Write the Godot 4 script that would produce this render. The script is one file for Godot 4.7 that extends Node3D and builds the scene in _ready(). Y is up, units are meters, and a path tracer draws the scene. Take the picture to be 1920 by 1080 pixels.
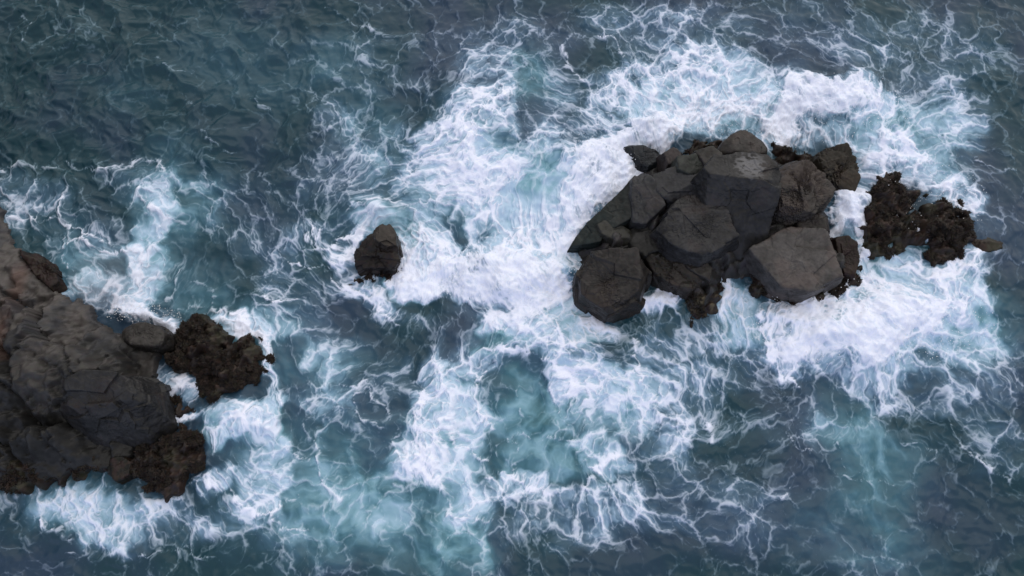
extends Node3D
# Storm-white sea round a basalt islet, a lone stack and the foot of a headland, seen from the air.

const EYE := Vector3(0, 35.19, 11.43)         # the drone
const PITCH := 72.0                            # degrees below the horizontal
const FOV := 40.0
# the detailed sheet of sea, in metres
const X0 := -34.0
const X1 := 34.0
const Z0 := -20.0
const Z1 := 15.5
const TW := 2048
const TH := 1069
const CW := 380                                # coarse maps
const CH := 198
const NX := 1040                               # sea mesh
const NZ := 543

var n_warp: FastNoiseLite
var n_warp2: FastNoiseLite
var n_cell: FastNoiseLite
var n_cell2: FastNoiseLite
var n_ridge: FastNoiseLite
var n_ridge2: FastNoiseLite
var n_fine: FastNoiseLite
var n_cell3: FastNoiseLite
var n_froth: FastNoiseLite
var n_chip: FastNoiseLite
var threads_map: PackedFloat32Array
var n_big: FastNoiseLite
var n_swell: FastNoiseLite
var n_chop: FastNoiseLite
var n_rock: FastNoiseLite
var n_lump: FastNoiseLite
var n_crack: FastNoiseLite
var names := {}

var coarse := []                               # per row: foam, air, lift, deep
var coarse2 := []                              # per row: flow offsets
var map1: PackedFloat32Array
var map2: PackedFloat32Array
var strips := []
var foam_row := []
var height_row := []
var sphere_v := {}
var sphere_f := {}


func _ready() -> void:
	# ---------------------------------------------------------------- camera, sky, light
	var cam := Camera3D.new()
	cam.name = "camera"
	cam.fov = FOV
	cam.far = 6000.0
	cam.position = EYE
	cam.rotation_degrees = Vector3(-PITCH, 0, 0)
	add_child(cam)
	var env := Environment.new()
	env.background_mode = Environment.BG_SKY
	var sky_mat := ProceduralSkyMaterial.new()
	sky_mat.sky_top_color = Color(0.83, 0.87, 0.99)
	sky_mat.sky_horizon_color = Color(0.65, 0.70, 0.82)
	sky_mat.sky_curve = 0.25
	sky_mat.ground_bottom_color = Color(0.2, 0.27, 0.33)
	sky_mat.ground_horizon_color = Color(0.5, 0.56, 0.64)
	sky_mat.sun_angle_max = 1.0
	var sky := Sky.new()
	sky.sky_material = sky_mat
	env.sky = sky
	env.tonemap_mode = Environment.TONE_MAPPER_LINEAR
	env.tonemap_exposure = 1.55
	env.background_energy_multiplier = 1.0
	env.sdfgi_enabled = true
	env.ssao_enabled = true
	env.ssil_enabled = true
	var we := WorldEnvironment.new()
	we.name = "world_environment"
	we.environment = env
	add_child(we)
	var sun := DirectionalLight3D.new()
	sun.name = "veiled_sun"
	sun.light_energy = 0.42
	sun.light_angular_distance = 90.0
	sun.light_color = Color(1.0, 0.985, 0.97)
	sun.shadow_enabled = true
	add_child(sun)
	sun.look_at_from_position(Vector3(0.45, 1.0, -0.95) * 100.0, Vector3.ZERO)

	make_noises()
	make_spheres()
	build_sea()
	build_headland()
	build_stack()
	build_islet()
	build_reef()
	build_spray()
	build_mist(env)


# -------------------------------------------------------------------- helpers
func ground(px: float, py: float, h := 0.0) -> Vector3:
	# where the line of sight through a point of the 1920 x 1080 photograph meets height h
	var k := tan(deg_to_rad(FOV / 2.0)) / 540.0
	var a := deg_to_rad(PITCH)
	var fwd := Vector3(0, -sin(a), -cos(a))
	var up := Vector3(0, cos(a), -sin(a))
	var d := Vector3.RIGHT * ((px - 960.0) * k) + up * ((540.0 - py) * k) + fwd
	return EYE + d * ((h - EYE.y) / d.y)


func outline(pts: Array, h := 0.0) -> PackedVector2Array:
	var out := PackedVector2Array()
	for p in pts:
		var w := ground(p[0], p[1], h)
		out.append(Vector2(w.x, w.z))
	return out


func numbered(called: String) -> String:
	var n: int = names.get(called, 0)
	names[called] = n + 1
	return called if n == 0 else "%s_%03d" % [called, n]


func tag(o: Node, label: String, category: String, group := "", kind := "") -> void:
	if label:
		o.set_meta("label", label)
	if category:
		o.set_meta("category", category)
	if group:
		o.set_meta("group", group)
	if kind:
		o.set_meta("kind", kind)


func noise(kind: int, freq: float, octaves: int, s: int) -> FastNoiseLite:
	var n := FastNoiseLite.new()
	n.noise_type = kind
	n.seed = s
	n.frequency = freq
	n.fractal_octaves = octaves
	n.fractal_type = FastNoiseLite.FRACTAL_FBM if octaves > 1 else FastNoiseLite.FRACTAL_NONE
	return n


func make_noises() -> void:
	var sm := FastNoiseLite.TYPE_SIMPLEX_SMOOTH
	n_warp = noise(sm, 0.28, 3, 11)
	n_warp2 = noise(sm, 1.1, 2, 12)
	n_cell = noise(FastNoiseLite.TYPE_CELLULAR, 0.75, 1, 21)
	n_cell.cellular_return_type = FastNoiseLite.RETURN_DISTANCE2_SUB
	n_cell.cellular_jitter = 1.0
	n_cell2 = noise(FastNoiseLite.TYPE_CELLULAR, 1.9, 1, 22)
	n_cell2.cellular_return_type = FastNoiseLite.RETURN_DISTANCE2_SUB
	n_cell2.cellular_jitter = 1.0
	n_cell3 = noise(FastNoiseLite.TYPE_CELLULAR, 4.3, 1, 23)
	n_cell3.cellular_return_type = FastNoiseLite.RETURN_DISTANCE2_SUB
	n_cell3.cellular_jitter = 1.0
	n_froth = noise(sm, 6.0, 2, 35)
	n_ridge = noise(sm, 0.42, 4, 31)
	n_ridge.fractal_type = FastNoiseLite.FRACTAL_RIDGED
	n_ridge2 = noise(sm, 1.3, 3, 32)
	n_ridge2.fractal_type = FastNoiseLite.FRACTAL_RIDGED
	n_fine = noise(sm, 2.6, 3, 33)
	n_big = noise(sm, 0.13, 3, 34)
	n_swell = noise(sm, 0.07, 2, 41)
	n_chop = noise(sm, 0.24, 4, 42)
	n_chop.fractal_type = FastNoiseLite.FRACTAL_RIDGED
	n_chop.fractal_gain = 0.45
	n_rock = noise(sm, 0.55, 5, 51)
	n_lump = noise(sm, 1.6, 4, 52)
	n_chip = noise(FastNoiseLite.TYPE_CELLULAR, 0.85, 1, 54)
	n_chip.cellular_return_type = FastNoiseLite.RETURN_CELL_VALUE
	n_crack = noise(FastNoiseLite.TYPE_CELLULAR, 0.42, 1, 53)
	n_crack.cellular_return_type = FastNoiseLite.RETURN_DISTANCE2_SUB
	n_crack.domain_warp_enabled = true
	n_crack.domain_warp_amplitude = 1.2
	n_crack.domain_warp_frequency = 0.5


func make_spheres() -> void:
	var t := (1.0 + sqrt(5.0)) / 2.0
	var v: Array[Vector3] = []
	for s in [-1.0, 1.0]:
		for q in [-t, t]:
			v.append(Vector3(s, q, 0).normalized())
			v.append(Vector3(0, s, q).normalized())
			v.append(Vector3(q, 0, s).normalized())
	var f := PackedInt32Array()
	var edge := v[0].distance_to(v[0])
	edge = 99.0
	for i in range(1, 12):
		edge = minf(edge, v[0].distance_to(v[i]))
	for i in 12:
		for j in range(i + 1, 12):
			for k in range(j + 1, 12):
				if v[i].distance_to(v[j]) < edge * 1.1 and v[j].distance_to(v[k]) < edge * 1.1 and v[i].distance_to(v[k]) < edge * 1.1:
					if (v[j] - v[i]).cross(v[k] - v[i]).dot(v[i]) > 0:
						f.append_array(PackedInt32Array([i, k, j]))
					else:
						f.append_array(PackedInt32Array([i, j, k]))
	for level in 7:
		sphere_v[level] = PackedVector3Array(v)
		sphere_f[level] = f
		if level == 6:
			break
		var mids := {}
		var g := PackedInt32Array()
		for i in range(0, f.size(), 3):
			var m := PackedInt32Array()
			for e in 3:
				var a := f[i + e]
				var b := f[i + (e + 1) % 3]
				var key := mini(a, b) * 1000000 + maxi(a, b)
				if not mids.has(key):
					mids[key] = v.size()
					v.append((v[a] + v[b]).normalized())
				m.append(mids[key])
			g.append_array(PackedInt32Array([f[i], m[0], m[2], f[i + 1], m[1], m[0], f[i + 2], m[2], m[1], m[0], m[1], m[2]]))
		f = g


func solid(verts: PackedVector3Array, faces: PackedInt32Array, cols: PackedColorArray) -> ArrayMesh:
	# front faces run clockwise
	var normals := PackedVector3Array()
	normals.resize(verts.size())
	for i in range(0, faces.size(), 3):
		var a := faces[i]
		var b := faces[i + 1]
		var c := faces[i + 2]
		var n := (verts[c] - verts[a]).cross(verts[b] - verts[a])
		normals[a] += n
		normals[b] += n
		normals[c] += n
	for i in normals.size():
		normals[i] = normals[i].normalized()
	var arr := []
	arr.resize(Mesh.ARRAY_MAX)
	arr[Mesh.ARRAY_VERTEX] = verts
	arr[Mesh.ARRAY_NORMAL] = normals
	arr[Mesh.ARRAY_COLOR] = cols
	arr[Mesh.ARRAY_INDEX] = faces
	var m := ArrayMesh.new()
	m.add_surface_from_arrays(Mesh.PRIMITIVE_TRIANGLES, arr)
	return m


var rock_mats := {}
func rock_material(rough := 0.62, spec := 0.25) -> StandardMaterial3D:
	var key := "%s_%s" % [rough, spec]
	if rock_mats.has(key):
		return rock_mats[key]
	var m := StandardMaterial3D.new()
	m.resource_name = "wet basalt"
	m.vertex_color_use_as_albedo = true
	m.roughness = rough
	m.metallic_specular = spec
	if not rock_mats.has("normal"):
		var t := NoiseTexture2D.new()
		t.width = 512
		t.height = 512
		t.seamless = true
		t.as_normal_map = true
		t.bump_strength = 5.0
		t.noise = noise(FastNoiseLite.TYPE_SIMPLEX_SMOOTH, 0.012, 6, 71)
		rock_mats["normal"] = t
	m.normal_enabled = true
	m.normal_texture = rock_mats["normal"]
	m.normal_scale = 0.8
	m.uv1_triplanar = true
	m.uv1_world_triplanar = true
	m.uv1_scale = Vector3.ONE * 0.45
	rock_mats[key] = m
	return m


# -------------------------------------------------------------------- the sea
# Each patch: centre and half-axes in pixels of the photograph, turn in degrees, strength. They say where foam lies on the water.
func foam_patches() -> Array:
	return [
		# the white plume behind the islet
		[1130, 210, 95, 60, -20, .62], [1200, 150, 110, 70, -25, .72], [1300, 130, 120, 70, 0, .74], [1340, 200, 130, 55, 0, .85], [1280, 235, 130, 40, 0, .75],
		[1440, 150, 130, 60, 15, .55], [1540, 183, 95, 38, 0, 1.0], [1485, 210, 55, 60, 0, .9], [1620, 205, 90, 55, 15, .7], [1480, 255, 75, 40, 0, .85],
		[1560, 255, 80, 30, 0, .6], [1700, 250, 130, 70, 30, .5], [1660, 300, 70, 55, 30, .85], [1765, 345, 110, 42, 40, .75], [1805, 235, 80, 65, 0, .5], [1845, 420, 45, 50, 0, .4], [1580, 330, 60, 60, 0, .6], [1640, 350, 50, 60, 20, .8],
		# left of the islet
		[1120, 330, 66, 95, 30, 1.0], [1150, 300, 70, 50, 0, .9], [1222, 260, 62, 27, 10, .95], [1075, 410, 32, 65, 25, .92], [1085, 490, 22, 40, 0, .8],
		# the middle plume
		[905, 215, 100, 65, -30, .76], [860, 270, 100, 75, -40, .84], [800, 320, 75, 60, -40, .64], [890, 340, 110, 80, 0, .86], [930, 425, 90, 80, 0, .76],
		[1000, 440, 70, 90, 0, .82], [960, 520, 115, 48, 5, 1.0], [1005, 545, 70, 52, 0, 1.0], [835, 530, 90, 36, 5, .99], [795, 490, 55, 60, 0, .84], [965, 595, 90, 36, 0, .89],
		[815, 420, 60, 60, 0, .59], [1020, 270, 60, 50, 0, .64], [760, 250, 50, 50, 0, .44],
		# round the stack
		[700, 405, 85, 30, -5, .55], [650, 468, 55, 22, -30, .9], [668, 425, 40, 30, -40, .6], [640, 490, 30, 30, 0, .6], [770, 465, 36, 60, 0, .75], [610, 450, 45, 40, 0, .45], [665, 535, 60, 45, 40, .5], [705, 565, 70, 34, 30, .7], [765, 600, 60, 40, 0, .45], [570, 640, 120, 80, 0, .4],
		# the lace below the middle
		[815, 760, 48, 150, 5, .71], [800, 860, 48, 65, 0, .77], [870, 905, 100, 60, 30, .59], [960, 668, 130, 34, 5, .61], [1062, 660, 100, 70, 30, .74], [1100, 735, 75, 90, 30, .76],
		[1200, 740, 105, 85, 30, .63], [1262, 805, 85, 60, 30, .62], [1130, 850, 70, 45, 0, .59], [1000, 925, 120, 45, 20, .59], [1150, 945, 150, 55, 10, .58], [1060, 985, 150, 50, 0, .52],
		[900, 690, 80, 70, 0, .57], [880, 790, 70, 100, 0, .52], [1250, 965, 120, 50, 0, .42], [880, 980, 50, 80, 0, .37],
		# below the islet, right
		[1560, 615, 150, 66, 0, .9], [1490, 660, 85, 55, 20, .86], [1650, 620, 140, 46, -10, .95], [1745, 560, 105, 60, -20, .84], [1800, 515, 70, 40, -20, .82],
		[1640, 555, 60, 55, 0, .88], [1470, 600, 60, 40, 0, .85], [1580, 695, 140, 42, 0, .62], [1700, 670, 120, 40, -10, .6], [1850, 650, 70, 60, 0, .45], [1650, 738, 130, 36, 20, .5],
		[1232, 568, 40, 28, 0, 1.0], [1360, 545, 28, 50, 0, .7], [1400, 600, 40, 60, 0, .5], [1250, 650, 110, 40, 0, .5], [1360, 680, 80, 60, 0, .42], [1120, 600, 50, 30, 20, .7], [1580, 388, 40, 34, 0, 1.0], [1600, 420, 22, 40, 0, .8], [1560, 420, 14, 45, -10, 1.0], [1608, 450, 12, 60, 0, .95], [1700, 430, 20, 30, 0, .9], [1690, 500, 60, 40, 20, .7],
		# round the headland
		[270, 370, 60, 80, 0, .5], [60, 370, 100, 60, 0, .5], [130, 440, 110, 60, 20, .42], [275, 490, 60, 120, 5, .66], [190, 555, 80, 40, 10, .6], [280, 596, 85, 22, 15, .97], [325, 612, 40, 18, 0, .97],
		[435, 605, 45, 24, 30, .85], [495, 660, 22, 70, -12, .85], [470, 785, 80, 52, 10, .78], [440, 820, 60, 34, 0, .7], [525, 760, 36, 100, 0, .66], [332, 726, 52, 32, 0, .8], [312, 806, 62, 14, -22, 1.0], [400, 900, 50, 24, -15, .85],
		[130, 945, 110, 55, 0, .57], [185, 985, 120, 36, 10, .54], [290, 960, 110, 45, 10, .55], [410, 965, 110, 36, 0, .42], [505, 900, 80, 100, 0, .5], [510, 480, 110, 110, 0, .38], [430, 420, 90, 60, 0, .36], [360, 345, 110, 36, 0, .3], [30, 335, 60, 26, 0, .4], [250, 318, 70, 26, 0, .5],
		# thin lace elsewhere
		[1750, 180, 130, 70, 20, .42], [1850, 300, 60, 120, 0, .3], [1800, 120, 100, 60, 0, .35], [1640, 110, 120, 50, 0, .4], [1320, 640, 90, 60, 0, .5], [480, 350, 120, 60, 0, .3], [620, 330, 80, 80, 0, .4], [560, 560, 100, 60, 0, .4], [1300, 730, 90, 60, 0, .55], [1200, 60, 150, 60, 0, .4], [930, 130, 100, 50, 0, .45], [1420, 820, 120, 60, 0, .3], [1880, 720, 60, 80, 0, .42], [1780, 720, 100, 40, 20, .45], [120, 60, 90, 60, 30, .2],
		[700, 140, 130, 80, 0, .25], [640, 250, 60, 90, -30, .4], [690, 330, 70, 70, -40, .45], [850, 100, 150, 70, 0, .3], [1000, 75, 120, 50, 0, .34], [1040, 150, 50, 60, 0, .4], [1320, 50, 200, 50, 0, .34], [1520, 60, 200, 50, 0, .32], [1720, 100, 150, 80, 0, .3],
		[1720, 755, 100, 46, 20, .4], [1850, 800, 90, 60, 40, .3], [1500, 800, 100, 50, 0, .25], [1390, 950, 150, 80, 0, .3], [620, 760, 90, 120, 0, .34], [620, 900, 60, 60, 0, .34], [720, 720, 60, 70, 0, .4], [700, 960, 70, 100, 0, .2], [560, 1020, 120, 60, 0, .25], [1300, 880, 90, 50, 0, .35],
	]


# places free of foam
func clear_patches() -> Array:
	return [
		[995, 735, 50, 60, 30, .75], [940, 740, 40, 50, 0, .5], [1030, 875, 75, 34, 28, .85], [946, 862, 15, 34, 0, .85], [1108, 108, 44, 38, 0, .4], [200, 190, 240, 130, 0, .75], [430, 150, 140, 120, 0, .5], [370, 560, 30, 50, 0, .8], [450, 540, 50, 60, 0, .5],
		[800, 568, 50, 16, 15, .8], [660, 850, 60, 60, 0, .55], [1000, 165, 40, 50, 0, .4], [1012, 335, 32, 60, -15, .4], [820, 130, 40, 40, 0, .5], [760, 210, 40, 35, 0, .6], [1590, 930, 110, 110, 0, .6], [1780, 950, 130, 100, 0, .55], [1400, 860, 90, 50, 0, .55], [1880, 320, 50, 130, 0, .5], [1720, 830, 80, 50, 0, .5], [560, 690, 40, 60, 0, .6], [500, 400, 60, 40, 0, .2], [585, 955, 34, 30, 0, .8], [745, 640, 50, 40, 0, .4], [650, 600, 40, 30, 40, .6], [1030, 830, 30, 20, 0, .4], [860, 420, 22, 26, 0, .45], [560, 800, 30, 30, 0, .8],
	]


# places where churned-in air turns the water pale blue-green
func air_patches() -> Array:
	return [
		[330, 360, 90, 100, 0, .45], [280, 480, 60, 110, 0, .7], [375, 545, 60, 50, 0, .45], [480, 630, 100, 70, 0, .45], [600, 690, 80, 60, 0, .4], [1000, 155, 50, 60, 0, .6], [1010, 345, 60, 70, 0, 1.0], [990, 760, 90, 80, 0, .75], [1010, 865, 90, 50, 0, .6], [855, 800, 70, 110, 0, .75],
		[950, 625, 70, 34, 0, .8], [1080, 600, 50, 40, 0, .85], [700, 900, 130, 150, 0, .4], [870, 1010, 70, 90, 0, .75], [640, 960, 100, 100, 0, .35], [1590, 800, 60, 60, 30, .45], [1660, 910, 110, 100, 20, .42], [1560, 950, 80, 70, 0, .25], [1640, 1030, 100, 60, 0, .5], [1490, 1000, 60, 60, 0, .15], [700, 250, 60, 90, -30, .35],
		[560, 900, 150, 170, 0, .3], [760, 960, 110, 140, 0, .35], [1610, 850, 60, 70, -20, .3], [1110, 830, 90, 80, 0, .4],
		[460, 120, 140, 90, 20, .22], [250, 180, 50, 40, 0, .2], [620, 110, 70, 60, 0, .3], [470, 800, 80, 60, 0, .8], [1340, 190, 110, 60, 0, 1.0], [1150, 730, 90, 60, 0, .7], [1000, 440, 70, 80, 0, .9], [900, 330, 90, 90, 0, .8], [1240, 210, 60, 40, 0, .7], [1640, 230, 80, 60, 0, .5], [770, 480, 70, 70, 0, .75], [720, 400, 90, 40, 0, .5], [1560, 520, 40, 60, 0, .5], [1390, 580, 40, 60, 0, .55], [1640, 480, 60, 60, 0, .5], [150, 500, 60, 60, 0, .5], [1700, 600, 160, 80, 0, .8], [1860, 620, 60, 60, 0, .5], [1740, 260, 90, 70, 0, .4], [150, 950, 110, 60, 0, .5],
	]


# humps of water: height in metres
func lift_patches() -> Array:
	return [
		[1120, 330, 75, 100, 30, .65], [1222, 258, 66, 26, 10, .8], [960, 510, 120, 44, 5, .8], [900, 260, 100, 120, -35, .45], [1540, 183, 120, 50, 0, .4], [1560, 630, 160, 70, 0, .5], [1700, 590, 160, 60, -15, .5],
		[820, 780, 40, 180, 5, .35], [1040, 650, 130, 60, 25, .4], [280, 596, 85, 22, 15, .4], [470, 785, 80, 50, 10, .35], [705, 390, 100, 26, 0, .4], [1660, 300, 60, 50, 30, .5], [1580, 395, 40, 40, 0, .7],
		[995, 720, 60, 40, 30, -.3],
	]


# currents: [x, y, radius, turn in radians] swirls, and [x, y, radius, direction in degrees, stretch] pulls
func swirls() -> Array:
	return [[705, 470, 150, 1.6], [480, 780, 110, -1.5], [1120, 330, 100, -1.2], [280, 420, 150, 0.8], [880, 260, 140, 1.0], [1560, 200, 150, -0.9], [1220, 800, 140, -0.9], [190, 980, 120, 1.1], [1750, 330, 130, 0.8], [1500, 670, 120, 0.9], [600, 620, 120, -1.0], [1108, 108, 70, 0.5]]


func pulls() -> Array:
	return [[1000, 430, 120, 85, .75], [900, 400, 110, 75, .5], [1690, 510, 120, 40, .75], [1780, 350, 140, 40, .6], [1540, 260, 100, 110, .6], [1120, 340, 110, 115, .55], [280, 470, 130, 95, .6], [130, 920, 110, 80, .6], [740, 620, 140, 40, .65], [1380, 560, 70, 80, .6], [1580, 430, 60, 90, .7], [1230, 640, 120, 80, .5], [400, 960, 140, 15, .5], [650, 60, 250, 20, .5], [1700, 60, 300, 20, .5], [1800, 800, 220, 40, .5], [480, 640, 90, 60, .5], [960, 520, 120, 5, .5]]


func to_world(list: Array, turned := true) -> Array:
	# patches in metres on the water: centre, the two half-axes as inverse 2 x 2, strength
	var out := []
	for p in list:
		var c := ground(p[0], p[1])
		var a := deg_to_rad(p[4]) if turned else 0.0
		var e1 := ground(p[0] + cos(a) * p[2], p[1] + sin(a) * p[2]) - c
		var e2 := ground(p[0] - sin(a) * p[3], p[1] + cos(a) * p[3]) - c
		var t := Transform2D(Vector2(e1.x, e1.z), Vector2(e2.x, e2.z), Vector2(c.x, c.z)).affine_inverse()
		out.append([t, p[5], Vector2(c.x, c.z), maxf(Vector2(e1.x, e1.z).length(), Vector2(e2.x, e2.z).length()) * 1.5])
	return out


var w_foam: Array
var w_clear: Array
var w_air: Array
var w_lift: Array
var w_swirl: Array
var w_pull: Array

func coarse_task(j: int) -> void:
	var row := PackedFloat32Array()
	var row2 := PackedFloat32Array()
	row.resize(CW * 4)
	row2.resize(CW * 4)
	var z := lerpf(Z0, Z1, (j + 0.5) / CH)
	for i in CW:
		var x := lerpf(X0, X1, (i + 0.5) / CW)
		var p := Vector2(x, z)
		var q := p + Vector2(n_warp.get_noise_2d(x + 300.0, z), n_warp.get_noise_2d(x, z + 300.0)) * 0.9
		var gap := 1.0
		for f in w_foam:
			if absf(q.x - f[2].x) < f[3] and absf(q.y - f[2].y) < f[3]:
				var r: float = (f[0] * q).length()
				if r < 1.45:
					gap = minf(gap, 1.0 - minf(1.0, f[1] + 0.05 * smoothstep(0.4, 0.7, f[1])) * (1.0 - smoothstep(lerpf(0.35, 0.75, smoothstep(0.8, 0.97, f[1])), 1.45, r)))
		var open := 1.0
		for f in w_clear:
			if absf(q.x - f[2].x) < f[3] and absf(q.y - f[2].y) < f[3]:
				open *= 1.0 - f[1] * (1.0 - smoothstep(0.6, 1.3, (f[0] * q).length()))
		var base := 0.15 + 0.32 * n_big.get_noise_2d(x * 1.7 + 50.0, z * 1.7)
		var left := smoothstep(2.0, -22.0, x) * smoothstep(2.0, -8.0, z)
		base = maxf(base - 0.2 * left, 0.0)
		row[i * 4] = (1.0 - gap * (1.0 - base)) * open
		var clean := 1.0
		for f in w_air:
			if absf(q.x - f[2].x) < f[3] * 1.2 and absf(q.y - f[2].y) < f[3] * 1.2:
				clean *= 1.0 - f[1] * (1.0 - smoothstep(0.3, 1.5, (f[0] * q).length()))
		row[i * 4 + 1] = 1.0 - clean
		var lift := 0.0
		for f in w_lift:
			if absf(q.x - f[2].x) < f[3] * 1.2 and absf(q.y - f[2].y) < f[3] * 1.2:
				lift += f[1] * (1.0 - smoothstep(0.1, 1.6, (f[0] * q).length()))
		row[i * 4 + 2] = lift
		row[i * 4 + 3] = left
		var off := Vector2.ZERO
		for s in w_swirl:
			var d: Vector2 = p - s[0]
			var k: float = d.length_squared() / (s[1] * s[1])
			if k < 5.0:
				off += d.rotated(s[2] * exp(-k)) - d
		for s in w_pull:
			var d: Vector2 = p - s[0]
			var k: float = d.length_squared() / (s[1] * s[1])
			if k < 5.0:
				off -= s[2] * d.dot(s[2]) * s[3] * 0.75 * exp(-k * 0.9)
		row2[i * 4] = off.x
		row2[i * 4 + 1] = off.y
	coarse[j] = row
	coarse2[j] = row2


func sea_task(j: int) -> void:
	var color := PackedByteArray()
	var relief := PackedByteArray()
	color.resize(TW * 3)
	relief.resize(TW * 3)
	var foams := PackedFloat32Array()
	foams.resize(TW)
	var z := lerpf(Z0, Z1, (j + 0.5) / TH)
	var px := (X1 - X0) / TW
	for i in TW:
		var x := X0 + (i + 0.5) * px
		var wx := n_warp.get_noise_2d(x, z)
		var wz := n_warp.get_noise_2d(x + 71.0, z - 37.0)
		var vx := n_warp2.get_noise_2d(x, z)
		var vz := n_warp2.get_noise_2d(x - 53.0, z + 91.0)
		var ii := clampi(i + int((wx * 0.5 + vx * 0.25) / px), 0, TW - 1)
		var jj := clampi(j + int((wz * 0.5 + vz * 0.25) / px), 0, TH - 1)
		var at := (jj * TW + ii) * 4
		var here := (j * TW + i) * 4
		var dens := map1[at]
		var air := map1[at + 1]
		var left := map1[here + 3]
		var jx := n_fine.get_noise_2d(x * 0.8 + 31.0, z * 0.8)
		var jz := n_fine.get_noise_2d(x * 0.8, z * 0.8 + 57.0)
		var ux := x + map2[here] * 0.8 + wx * 0.65 + vx * 0.16 + jx * 0.07
		var uz := z + map2[here + 1] * 0.8 + wz * 0.65 + vz * 0.16 + jz * 0.07
		var c1 := n_cell.get_noise_2d(ux, uz) + 1.0
		var c2 := n_cell2.get_noise_2d(ux, uz) + 1.0
		var c3 := n_cell3.get_noise_2d(ux, uz) + 1.0
		var r1 := n_ridge.get_noise_2d(ux, uz)
		var r2 := n_ridge2.get_noise_2d(ux + 9.0, uz)
		var fi := n_fine.get_noise_2d(ux, uz)
		var froth := n_froth.get_noise_2d(ux, uz)
		var big := n_big.get_noise_2d(x, z)
		# threads: where two cells of clear water meet, and where turbulence folds
		var t1 := 0.5 * exp(-c1 * 3.6) + 0.5 * exp(-c1 * 11.0)
		var t2 := 0.5 * exp(-c2 * 3.2) + 0.5 * exp(-c2 * 9.0)
		var t3 := exp(-c3 * 4.0)
		var tj := clampi(j + int((wz * 0.25 + vz * 0.22 + froth * 0.08) / px), 0, TH - 1)
		var ti := clampi(i + int((wx * 0.25 + vx * 0.22 + fi * 0.1) / px), 0, TW - 1)
		var line := threads_map[tj * TW + ti]
		var s := 0.62 * t1 + 0.42 * t2 + 0.22 * t3 + 0.1 * (r1 * 0.5 + 0.5) + 0.09 * (r2 * 0.5 + 0.5) + 0.15 * fi + 0.16 * froth
		s += line * (0.4 + 0.25 * fi + 0.2 * froth)
		var thick := smoothstep(0.86, 1.0, dens)
		var cut := 0.87 - 0.58 * dens - 0.3 * thick
		var foam := smoothstep(cut - 0.16, cut + 0.46, s) * minf(1.0, 0.2 + 0.95 * dens + 0.35 * line)
		foam *= 1.0 - (0.1 + 0.16 * thick) * (1.0 - t3) * (0.6 + 0.8 * fi) - 0.14 * thick * maxf(0.0, froth)
		# finely broken foam and bubbles under the skin of the water
		var milk := clampf(air * (0.55 + 0.35 * r1 + 0.3 * big) + smoothstep(0.15, 0.85, dens) * (0.64 + 0.25 * r1 + 0.2 * fi - 0.25 * exp(-t1 * 6.0)), 0.0, 1.0)
		# water: slate to the right, bottle green to the left, paler where it carries air
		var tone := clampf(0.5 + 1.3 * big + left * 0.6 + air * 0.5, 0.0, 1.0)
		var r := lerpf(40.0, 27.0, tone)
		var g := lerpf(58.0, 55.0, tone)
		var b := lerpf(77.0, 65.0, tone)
		var k := minf(1.0, milk * 1.7)
		r = lerpf(r, lerpf(88.0, 70.0, air), k)
		g = lerpf(g, lerpf(116.0, 126.0, air), k)
		b = lerpf(b, lerpf(142.0, 136.0, air), k)
		k = clampf(milk * 1.9 - 0.7, 0.0, 1.0)
		r = lerpf(r, 164.0, k)
		g = lerpf(g, 190.0, k)
		b = lerpf(b, 214.0, k)
		r = lerpf(r, 225.0, foam)
		g = lerpf(g, 229.0, foam)
		b = lerpf(b, 246.0, foam)
		color[i * 3] = int(clampf(r, 0.0, 255.0))
		color[i * 3 + 1] = int(clampf(g, 0.0, 255.0))
		color[i * 3 + 2] = int(clampf(b, 0.0, 255.0))
		var h := foam * 0.5 + clampf(0.5 + fi * 0.5, 0.0, 1.0) * (0.05 + 0.35 * foam) + 0.15 * froth * foam
		relief[i * 3] = int(clampf(h * 255.0, 0.0, 255.0))
		relief[i * 3 + 1] = int(lerpf(72.0, 235.0, minf(1.0, foam * 1.6)))
		foams[i] = foam
	strips[j] = [color, relief]
	foam_row[j] = foams


func wave(x: float, z: float, left: float) -> float:
	var r := n_chop.get_noise_2d(x + n_warp.get_noise_2d(x, z) * 1.2, z * 1.15)
	return 0.45 * n_swell.get_noise_2d(x, z) + (0.14 + 0.22 * left) * r + 0.05 * n_warp2.get_noise_2d(x, z)


func height_task(j: int) -> void:
	var row := PackedFloat32Array()
	row.resize(NX + 1)
	var z := lerpf(Z0, Z1, float(j) / NZ)
	var tj := clampi(int(float(j) / NZ * TH), 0, TH - 1)
	for i in NX + 1:
		var x := lerpf(X0, X1, float(i) / NX)
		var ti := clampi(int(float(i) / NX * TW), 0, TW - 1)
		var at := (tj * TW + ti) * 4
		var f: float = foam_row[tj][ti]
		var d := map1[at]
		var y := wave(x, z, map1[at + 3]) + map1[at + 2] + f * 0.06 + d * d * (0.1 + 0.22 * n_lump.get_noise_2d(x * 0.5, z * 0.5) + 0.08 * n_fine.get_noise_2d(x, z))
		var edge := minf(minf(x - X0, X1 - x), minf(z - Z0, Z1 - z))
		row[i] = y * smoothstep(0.0, 2.0, edge)
	height_row[j] = row


func sea_height(x: float, z: float) -> float:
	var i := clampi(int((x - X0) / (X1 - X0) * NX), 0, NX)
	var j := clampi(int((z - Z0) / (Z1 - Z0) * NZ), 0, NZ)
	return height_row[j][i]


func foam_at(x: float, z: float) -> float:
	return foam_row[clampi(int((z - Z0) / (Z1 - Z0) * TH), 0, TH - 1)][clampi(int((x - X0) / (X1 - X0) * TW), 0, TW - 1)]


func run(task: Callable, n: int) -> void:
	WorkerThreadPool.wait_for_group_task_completion(WorkerThreadPool.add_group_task(task, n))


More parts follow.
